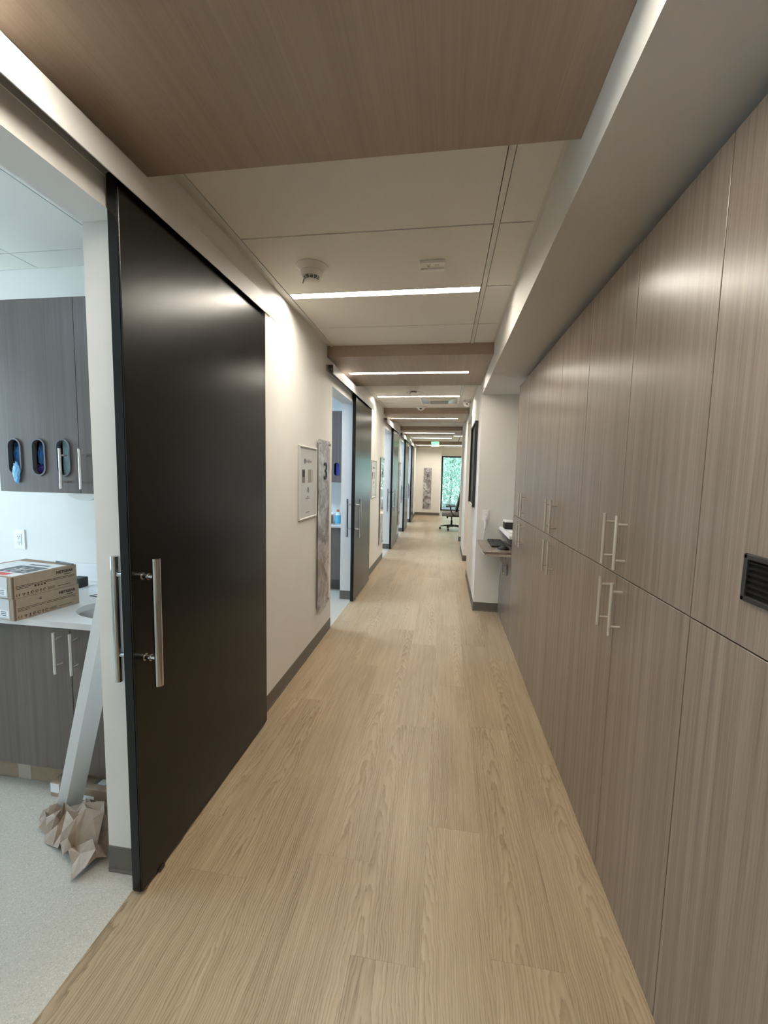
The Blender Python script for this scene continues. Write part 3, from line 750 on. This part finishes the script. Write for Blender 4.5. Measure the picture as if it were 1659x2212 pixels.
def exam(dy, ovals, base_seam, up_seam, which):
    """cabinets, counter and sink along the far wall of an exam room, shifted by dy"""
    yb, yc, yu, bk = 1.525 + dy, 1.50 + dy, 1.78 + dy, 2.12 + dy
    xr = WLB - .004
    # upper cabinet
    t = thing('wall_cabinet', 'taupe wall cabinet with oval glove openings in the room with %s' % which, 'cabinet', (0, yu, 0))
    x0 = up_seam - .457; x1 = xr
    z0, z1 = 1.385, 2.305
    for q in [(x0, x0 + .018, .02, .335, z0, z1), (x1 - .018, x1, .02, .335, z0, z1), (x0 + .018, x1 - .018, .02, .335, z0, z0 + .018), (x0 + .018, x1 - .018, .02, .335, z1 - .018, z1), (x0 + .018, x1 - .018, .317, .335, z0 + .018, z1 - .018)]:
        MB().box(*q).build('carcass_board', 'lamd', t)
    MB().box(x0 - .001, x1, .022, .33, z0 - .003, z0 - .0005).build('underside', 'white', t)
    for (a, c, hx) in [(x0 + .002, up_seam - .0015, up_seam - .072), (up_seam + .0015, x1 - .002, up_seam + .035)]:
        hs = [stadium(q, 1.557, .072, .176) for q in ovals if a < q < c]
        cx, cz = (a + c) / 2, (z0 + z1) / 2
        sub = lambda P: [(p[0] - cx, p[1] - cz) for p in P]
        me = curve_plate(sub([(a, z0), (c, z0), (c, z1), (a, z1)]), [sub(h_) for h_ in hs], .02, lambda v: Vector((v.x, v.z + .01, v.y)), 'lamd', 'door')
        d = link('door', me, t, (cx, 0, cz))
        for h_, q in zip(hs, [q for q in ovals if a < q < c]):
            me = curve_plate(sub(stadium(q, 1.557, .080, .184)), [sub(stadium(q, 1.557, .064, .168))], .012, lambda v: Vector((v.x, v.z - .001, v.y)), 'ring', 'grommet')
            link('grommet', me, d)
        bar_handle(d, hx - cx, -.035, 1.408 - cz, 1.60 - cz, 0.0, 1)
    # base cabinet, counter
    t = thing('base_cabinet', 'taupe base cabinet under the white counter in the room with %s' % which, 'cabinet', (0, yb, 0))
    b0 = base_seam - .455
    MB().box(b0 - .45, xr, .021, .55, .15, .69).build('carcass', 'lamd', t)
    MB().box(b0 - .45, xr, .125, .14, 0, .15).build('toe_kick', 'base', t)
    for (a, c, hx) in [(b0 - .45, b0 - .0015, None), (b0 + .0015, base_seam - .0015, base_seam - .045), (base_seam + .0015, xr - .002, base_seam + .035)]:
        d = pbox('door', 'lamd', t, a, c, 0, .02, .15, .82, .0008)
        if hx is not None: bar_handle(d, hx - (a + c) / 2, -.045, .622 - .485, .805 - .485, -.01, 1)
    # counter with an oval sink cut-out
    scx, scy, rx, ry = -1.475, 1.70 + dy, .215, .135
    hole = [(scx + rx * math.cos(2 * math.pi * k / 40), scy + ry * math.sin(2 * math.pi * k / 40)) for k in range(40)]
    me = curve_plate([(b0 - .45, yc), (xr, yc), (xr, bk - .002), (b0 - .45, bk - .002)], [hole], .027, lambda v: Vector((v.x, v.y, v.z + .8375)), 'whitec', 'worktop')
    t = thing('counter', 'white counter with an oval sink in the room with %s' % which, 'counter', (0, 0, 0))
    link('worktop', me, t)
    MB().box(b0 - .45, xr, bk - .022, bk - .002, .851, .95, .002).build('backsplash', 'whitec', t)
    pr = [(1.0, .826), (.96, .79), (.9, .73), (.6, .70), (0, .698)]
    b = MB(); b.lathe([(r_, z) for r_, z in pr], 40, Matrix.Translation((scx, scy, 0)) @ Matrix.Diagonal((rx + .006, ry + .006, 1, 1))); b.build('sink_bowl', 'sinkm', t, smooth=True)
    return t
exam(0, [-2.112, -1.975, -1.838], -1.588, -1.752, 'cardboard boxes')
exam(3.5, [-1.40], -1.588, -1.95, 'the blue bottle')
# contents behind the oval openings
def content(name, mat, loc, size, seed, label, cat, amp=.35):
    tag(blob(*size, seed, amp).build(name, mat, None, loc, False), label, cat)
content('glove', 'blue', (-2.142, 1.828, 1.572), (.026, .020, .062), 1, 'blue gloves bunched inside the oval opening with the hanging glove', 'glove', .5)
t = blob(.020, .007, .050, 4, .4).build('glove', 'sky', None, (-2.100, 1.772, 1.478)); tag(t, 'light blue glove hanging out of an oval opening', 'glove')
content('glove', 'blue', (-2.002, 1.83, 1.575), (.022, .020, .055), 2, 'blue gloves stacked inside the middle oval opening', 'glove', .6)
content('glove', 'purple', (-2.022, 1.825, 1.497), (.034, .020, .022), 3, 'purple gloves lying low inside the middle oval opening', 'glove', .5)
tag(MB().box(-1.872, -1.80, 1.806, 2.05, 1.41, 1.66, .004).build('glove_box', 'teal'), 'pale teal box inside the oval opening next to the handle', 'box')
tag(MB().box(-1.418, -1.34, 5.308, 5.5, 1.41, 1.68, .004).build('glove_box', 'navy'), 'deep blue box inside the oval opening near the blue bottle', 'box')
# bottle, dispenser and box in the second room
t = thing('bottle', 'clear bottle of blue liquid with an orange cap', 'bottle', (-1.345, 5.17, .8515))
MB().lathe([(0, 0), (.036, 0), (.038, .006), (.038, .10), (.034, .125), (.018, .148), (.014, .152), (.014, .16)], 24).build('body', 'bottle', t, smooth=True)
MB().lathe([(.0385, .012), (.0387, .012), (.0387, .115), (.0385, .115)], 24).build('liquid', 'liquid', t, smooth=True)
MB().lathe([(.017, .158), (.017, .185), (0, .185)], 18).build('cap', 'orange', t, smooth=True)
tag(MB().box(-1.52, -1.425, 5.14, 5.24, .8515, .965, .002).build('tissue_box', 'kraft'), 'brown box beside the bottle with the orange cap', 'box')
t = thing('soap_dispenser', 'white pump dispenser behind the brown tissue box', 'dispenser', (-1.45, 5.32, .8515))
MB().lathe([(0, 0), (.03, 0), (.03, .12), (.012, .135), (.008, .16)], 20).build('body', 'white', t, smooth=True)
MB().tube([(0, 0, .155), (0, 0, .185), (.03, -.01, .185)], .006, 8).build('pump', 'white', t)
# roll under the wall cabinet
b = MB(); b.cyl((-1.89, 1.93, 1.405), (-1.89, 2.08, 1.405), .066, 28); b.cyl((-1.89, 1.925, 1.405), (-1.89, 2.085, 1.405), .02, 16)
# outlet in room one
t = thing('wall_outlet', 'white double outlet above the counter with boxes', 'outlet', (-2.515, 2.12, 1.072))
MB().box(-.038, .038, -.006, 0, -.06, .06, .003, 2).build('cover_plate', 'white', t)
MB().box(-.017, .017, -.0085, -.006, -.034, .034, .0008).build('receptacle', 'paper', t)
for z in (-.018, .018):
    for x in (-.007, .007): MB().box(x - .001, x + .001, -.0092, -.0084, z - .003, z + .005).build('slot', 'ink', t)
    MB().box(-.002, .002, -.0092, -.0084, z - .012, z - .008).build('slot', 'ink', t)
b.bm.free()
t = thing('paper_towel_holder', 'white rounded paper towel holder under the wall cabinet', 'paper towel', (-1.89, 1.95, 1.382))
b = MB(); b.prism([(.085 * math.cos(math.pi + math.pi * k / 20), .046 * math.sin(math.pi + math.pi * k / 20)) for k in range(21)], 1, -.02, .12); b.build('cover', 'white', t, smooth=True)

# ------------------------------------------------------------------ network equipment boxes
def carton(loc, rz, lx, ly, h, label, n, up):
    """local frame: long printed face on +X side, label end on -Y side"""
    t = thing('cardboard_box', label, 'box', loc, rz, 'stacked shipping boxes')
    MB().box(-lx, 0, 0, ly, 0, h, .0015).build('carton', 'kraft', t)
    MB().box(-.006, .0008, -.0008, .006, .002, h - .002).build('corner_fold', 'kraftd', t)
    MB().box(-lx + .01, -.03, -.0012, -.0003, .004, h - .004).build('end_panel', 'notice', t)
    s = MB().box(-.20, -.035, -.0018, -.0013, .012, .043).build('address_label', 'paper', t)
    for z in (.018, .026, .034): MB().box(-.085, -.05, -.0022, -.00185, z, z + .003).build('print_line', 'blueink', s)
    f = .0006
    link('lettering', text_mesh('NETGEAR', .0172, PX((f, ly - .094, h - .021)), 'print', bold=.0006), t)
    link('lettering', text_mesh('BUSINESS', .0068, PX((f, ly - .058, h - .035)), 'print', bold=.00005), t)
    z = h - .046
    for k, (a, c) in enumerate([(.012, ly - .012), (.012, ly - .014), (.012, .062)]):
        o = MB()
        y = a
        while y < c - .004:
            w = random.uniform(.004, .012); o.box(f - .0003, f + .0002, y, min(y + w, c), z, z + .0022); y += w + .0016
        o = o.build('small_print', 'print', t); o['kind'] = 'stuff'; z -= .0062
    # compliance marks: C E, recycling, bin, circles
    y = .012; zz = .014
    for k in range(2):
        b = MB(); b.tube([(f, y + .006 - .0055 * math.cos(q), zz + .0058 * math.sin(q)) for q in [-1.3 + i * .26 for i in range(11)]], .0009, 5); b.build('mark', 'print', t)
        if k: MB().box(f - .0003, f + .0003, y + .001, y + .005, zz - .0008, zz + .0008).build('mark', 'print', t)
        y += .0105
    b = MB(); b.tube([(f, y + .008 + .006 * math.cos(q), zz + .006 * math.sin(q)) for q in [i * 2 * math.pi / 3 + .5 for i in range(4)]], .0013, 5); b.build('mark', 'print', t)
    y += .021
    MB().box(f - .0003, f + .0003, y, y + .008, zz - .008, zz - .006).build('mark', 'print', t)
    MB().box(f - .0003, f + .0003, y + .002, y + .006, zz - .003, zz + .006).build('mark', 'print', t)
    y += .017
    for w_ in (.009, .011, .004, .010):
        b = MB(); b.tube([(f, y + w_ / 2 + w_ / 2 * math.cos(q), zz + .0055 * math.sin(q)) for q in [i * .6 for i in range(10)]], .0011, 5); b.build('mark', 'print', t)
        y += w_ + .0085
    for k in range(3): MB().box(f - .0003, f + .0002, y, y + .03, zz - .004 + k * .004, zz - .0025 + k * .004).build('mark', 'print', t); 
    MB().box(f - .0003, f + .0002, y + .042, min(y + .10, ly - .01), zz - .001, zz + .001).build('mark', 'print', t)
    if up:
        for k in range(4): MB().box(f - .0003, f + .0003, .085 + k * .013, .085 + k * .013 + .007, .036, .043).build('mark', 'print', t)
    else:
        for k in range(2): MB().box(f - .0003, f + .0003, .098, .107, .070 + k * .006, .073 + k * .006).build('mark', 'print', t)
    return t
RB = -math.atan2(.044, .27)
carton((-1.789, 1.466, .8515), RB, .345, .274, .096, 'lower cardboard shipping box on the white counter', 0, False)
carton((-1.787, 1.461, .9480), RB + .012, .345, .272, .097, 'upper cardboard shipping box with leaflets on it', 1, True)
t = thing('leaflet', 'printed leaflet with black panel and red patch on boxes', 'paper', (-1.787, 1.461, 1.0452), RB + .05)
MB().box(-.31, -.006, .006, .235, 0, .0012).build('sheet', 'paper', t)
MB().box(-.19, -.02, .06, .165, .0013, .0017).build('black_panel', 'greyink', t)
b = MB()
for q in [(-.15, .09, .05), (-.12, .10, .06), (-.10, .075, .05), (-.08, .12, .045), (-.13, .13, .03)]: b.box(q[0], q[0] + .006, q[1] - q[2] / 2, q[1] + q[2] / 2, .0018, .0021)
b.box(-.15, -.07, .105, .110, .0018, .0021); b.box(-.06, -.03, .075, .08, .0018, .0021)
o = b.build('line_drawing', 'paper', t); o['kind'] = 'stuff'
MB().box(-.22, -.06, .012, .047, .0013, .0017).build('red_patch', 'red', t)
MB().box(-.17, -.05, .185, .20, .0013, .0016).build('print_line', 'greyink', t)
tag(MB().cyl((-1.86, 1.735, 1.0515), (-1.735, 1.700, 1.0515), .0045, 10).build('pen', 'greyink', None, (0, 0, 0), True), 'grey pen lying across the leaflet on the boxes', 'pen')
tag(MB().box(-2.02, -1.955, 1.95, 2.01, .8515, .905, .004).build('power_adapter', 'mesh'), 'black power adapter on the counter behind the boxes', 'adapter')
b = MB(); b.tube([(-1.80, 1.93, .853), (-1.74, 1.95, .853), (-1.72, 1.915, .853), (-1.77, 1.88, .853), (-1.79, 1.84, .853), (-1.72, 1.835, .853), (-1.69, 1.88, .853)], .0016, 6)
tag(b.build('wire', 'mesh', None, (0, 0, 0), True), 'thin black wire on the counter beside the sink', 'wire')
# long flat box in the toe space, small parcel, paper and trim
t = thing('cardboard_box', 'long flat cardboard box pushed under the base cabinets', 'box', (0, 1.612, 0))
MB().box(-2.45, -1.25, 0, .034, 0, .115).build('carton', 'kraft', t)
MB().box(-2.0, -1.93, -.0006, -.0001, 0, .115).build('tape', 'tape', t)
t = thing('cardboard_box', 'small cardboard parcel with white labels on the floor', 'box', (-1.745, 1.540, 0), -.03)
MB().box(0, .50, 0, .062, 0, .068, .001).build('carton', 'kraft', t)
MB().box(.0, .045, -.0007, -.0002, .02, .064).build('label_patch', 'paper', t)
MB().box(.17, .23, -.0007, -.0002, .01, .034).build('label_patch', 'paper', t)
MB().box(.20, .50, .030, .061, .0682, .069).build('strap', 'greyink', t)
MB().box(.22, .26, .030, .0615, .0691, .0698).build('label_patch', 'paper', t); MB().box(.31, .40, .030, .0615, .0691, .0698).build('label_patch', 'paper', t)

# leaning PVC corner profile
p0 = Vector((-1.602, 1.470, 0.0)); p1 = Vector((-1.29, 1.388, .945))
d = (p1 - p0).normalized(); p1 = p1 + d * .09
view = (EYE - (p0 + p1) / 2).normalized(); side = d.cross(view).normalized(); fr = side.cross(d).normalized()
if side.x < 0: side = -side
if fr.dot(view) < 0: fr = -fr
b = MB(); t_ = .004
sec = [(-.034, -.020), (0, 0), (.060, -.026), (.060, -.026 - t_), (0, -t_), (-.034 + t_, -.020)]
A = [b.bm.verts.new(p0 + side * q[0] + fr * q[1]) for q in sec]; B = [b.bm.verts.new(p1 + side * q[0] + fr * q[1]) for q in sec]
for v in A: v.co += d * ((.001 - v.co.z) / d.z)
b.bm.faces.new((A[0], A[1], A[4], A[5])); b.bm.faces.new((A[1], A[2], A[3], A[4])); b.bm.faces.new((B[0], B[1], B[4], B[5])); b.bm.faces.new((B[1], B[2], B[3], B[4]))
for k in range(6): b.bm.faces.new((A[k], A[(k + 1) % 6], B[(k + 1) % 6], B[k]))
tag(b.build('corner_profile', 'pvc'), 'long white plastic corner profile leaning by the doorway', 'profile')

# crumpled kraft packing paper: a creased sheet with folded facets
def crumple(name, cx, cy, rz, lx, ly, hgt, seed, nx=11, ny=8, mat='kpaper'):
    rnd = random.Random(seed)
    b = MB(); grid = []
    for i in range(nx):
        row = []
        for j in range(ny):
            u, v = i / (nx - 1) * 2 - 1, j / (ny - 1) * 2 - 1
            q = Vector((u * 2.1 + seed, v * 2.1, seed * 1.7))
            cell = mnoise.cell_vector(q * 1.5)
            n = nvec(q * 1.4)
            ridge = 1 - abs(mnoise.noise(q * 2.2 + Vector((5, 1, 2)))) * 2.4
            z = max(0, (1 - .75 * u * u) * (1 - .75 * v * v)) * (.45 + .55 * ridge) + .16 * n.z
            x = u * (1 - .18 * abs(n.x)) + .34 * n.x + .16 * (cell.x - .5); y = v * (1 - .2 * abs(n.y)) + .34 * n.y + .16 * (cell.y - .5)
            row.append(b.bm.verts.new((x * lx, y * ly, max(.002, z * hgt + rnd.uniform(-.01, .012)))))
        grid.append(row)
    for i in range(nx - 1):
        for j in range(ny - 1):
            q = (grid[i][j], grid[i + 1][j], grid[i + 1][j + 1], grid[i][j + 1])
            if (i + j) % 2: b.bm.faces.new((q[0], q[1], q[2])); b.bm.faces.new((q[0], q[2], q[3]))
            else: b.bm.faces.new((q[0], q[1], q[3])); b.bm.faces.new((q[1], q[2], q[3]))
    o = b.build(name, mat, None, (cx, cy, 0)); o.rotation_euler = (0, 0, rz)
    md = o.modifiers.new('thickness', 'SOLIDIFY'); md.thickness = .0016; md.offset = 1
    return o
tag(crumple('packing_paper', -1.385, 1.372, math.radians(-28), .185, .105, .175, 3), 'crumpled brown kraft packing paper heaped on the floor by the doorway', 'paper')
tag(crumple('packing_paper', -1.600, 1.415, math.radians(-33), .085, .045, .085, 8, 7, 5), 'folded brown paper end with printed lines at the foot of the white profile', 'paper')
o = MB().box(-.05, .05, -.002, .002, 0, .16).build('cardboard_flap', 'kraft', None, (-1.262, 1.475, .001)); o.rotation_euler = (math.radians(12), math.radians(-24), math.radians(25))
tag(o, 'torn cardboard flap standing behind the crumpled paper', 'cardboard')

# ------------------------------------------------------------------ office chair
t = thing('office_chair', 'black office chair with grey seat near the window', 'chair', (.235, 11.6, 0), math.pi)   # faces -X
b = MB(); b.box(-.20, .27, -.245, .245, .41, .515, .045, 4)
for v in b.bm.verts:
    if v.co.x > .12: v.co.z -= (v.co.x - .12) * .25
b.build('seat', 'fabric', t, smooth=True)
MB().box(-.20, .16, -.16, .16, .365, .43, .015, 2).build('seat_pan', 'mesh', t)
b = MB(); b.box(-.03, .03, -.23, .23, .0, .55, .025, 3)
for v in b.bm.verts: v.co.x -= .06 * (v.co.y / .23) ** 2 * -1
b.xf(Matrix.Translation((-.165, 0, .50)) @ Matrix.Rotation(math.radians(-13), 4, 'Y')); b.build('backrest', 'mesh', t, smooth=True)
MB().tube([(-.10, 0, .40), (-.20, 0, .41), (-.235, 0, .50), (-.27, 0, .72)], .022, 10).build('back_bracket', 'mesh', t, smooth=True)
for s in (-1, 1):
    a = MB().tube([(-.06, s * .22, .40), (-.04, s * .275, .43), (.02, s * .28, .52), (.055, s * .275, .655)], [.024, .024, .02, .017], 10).build('arm_post', 'mesh', t, smooth=True)
    MB().box(-.10, .17, s * .275 - .045, s * .275 + .045, .652, .678, .012, 2).build('arm_pad', 'mesh', a, smooth=True)
MB().cyl((0, 0, .09), (0, 0, .26), .027, 16).cyl((0, 0, .26), (0, 0, .38), .016, 16).build('gas_lift', 'mesh', t, smooth=True)
MB().cyl((.12, .0, .385), (.12, .0, .31), .022, 12).build('tilt_knob', 'mesh', t, smooth=True)
MB().cyl((0, 0, .075), (0, 0, .125), .042, 20).build('base_hub', 'mesh', t, smooth=True)
for k in range(5):
    q = 2 * math.pi * k / 5 + .02
    c_, s_ = math.cos(q), math.sin(q)
    MB().tube([(.02 * c_, .02 * s_, .108), (.16 * c_, .16 * s_, .108), (.31 * c_, .31 * s_, .083)], [.026, .021, .014], 8).build('base_leg', 'mesh', t, smooth=True)
    w_ = MB()
    w_.cyl((.31 * c_ - .02 * s_, .31 * s_ + .02 * c_, .029), (.31 * c_ - .006 * s_, .31 * s_ + .006 * c_, .029), .029, 18)
    w_.cyl((.31 * c_ + .006 * s_, .31 * s_ - .006 * c_, .029), (.31 * c_ + .02 * s_, .31 * s_ - .02 * c_, .029), .029, 18)
    w_.cyl((.31 * c_ - .01 * s_, .31 * s_ + .01 * c_, .029), (.31 * c_ + .01 * s_, .31 * s_ - .01 * c_, .029), .01, 8)
    w_.cyl((.31 * c_, .31 * s_, .03), (.31 * c_, .31 * s_, .09), .007, 8)
    w_.build('caster', 'mesh', t, smooth=True)

# ------------------------------------------------------------------ outside: ground and foliage
sbox('ground', -12, 16, YW + .12, 40, -.30, -.02, 'ground')
def foliage(name, cx, cy, rx, ry, z0, z1, n, seed, label, size=.07):
    rnd = random.Random(seed); V = []; F = []
    for k in range(n):
        u = Vector((rnd.gauss(0, 1), rnd.gauss(0, 1), rnd.gauss(0, 1))).normalized() * (rnd.random() ** .4)
        c = Vector((u.x * rx, u.y * ry, (z0 + z1) / 2 + u.z * (z1 - z0) / 2))
        e = Euler((rnd.uniform(0, 6.3), rnd.uniform(0, 6.3), rnd.uniform(0, 6.3))).to_matrix()
        s = size * rnd.uniform(.6, 1.5); i = len(V)
        for q in ((-.9, 0, 0), (0, -.42, .08), (1.0, 0, 0), (0, .42, .08)): V.append(c + e @ (Vector(q) * s))
        F.append((i, i + 1, i + 2, i + 3))
    me = bpy.data.meshes.new('foliage'); me.from_pydata([tuple(v) for v in V], [], F); me.materials.append(M['leaf'])
    t = thing(name, label, 'tree', (cx, cy, 0))
    o = link('foliage', me, t); o['kind'] = 'stuff'
    MB().tube([(0, ry * .6, -.02), (.05, ry * .6, 1.0), (-.06, ry * .5, 2.2), (.04, ry * .4, z1 * .7)], [.05, .045, .03, .015], 8).build('trunk', 'kraftd', t, smooth=True)
foliage('tree', .3, 20.2, 1.5, 1.1, -.2, 4.6, 7500, 1, 'bushy green tree filling the near side of the window')
foliage('tree', 3.6, 20.6, 1.5, 1.1, -.1, 5.0, 7000, 2, 'bushy green tree behind the office chair window')
foliage('tree', -3.0, 20.6, 1.5, 1.1, -.1, 5.0, 6000, 3, 'bushy green tree past the window edge by the numeral six plaque')
foliage('tree', .9, 24.0, 4.6, 1.4, -.6, 7.5, 12000, 4, 'tall leafy tree row farther beyond the window', .10)
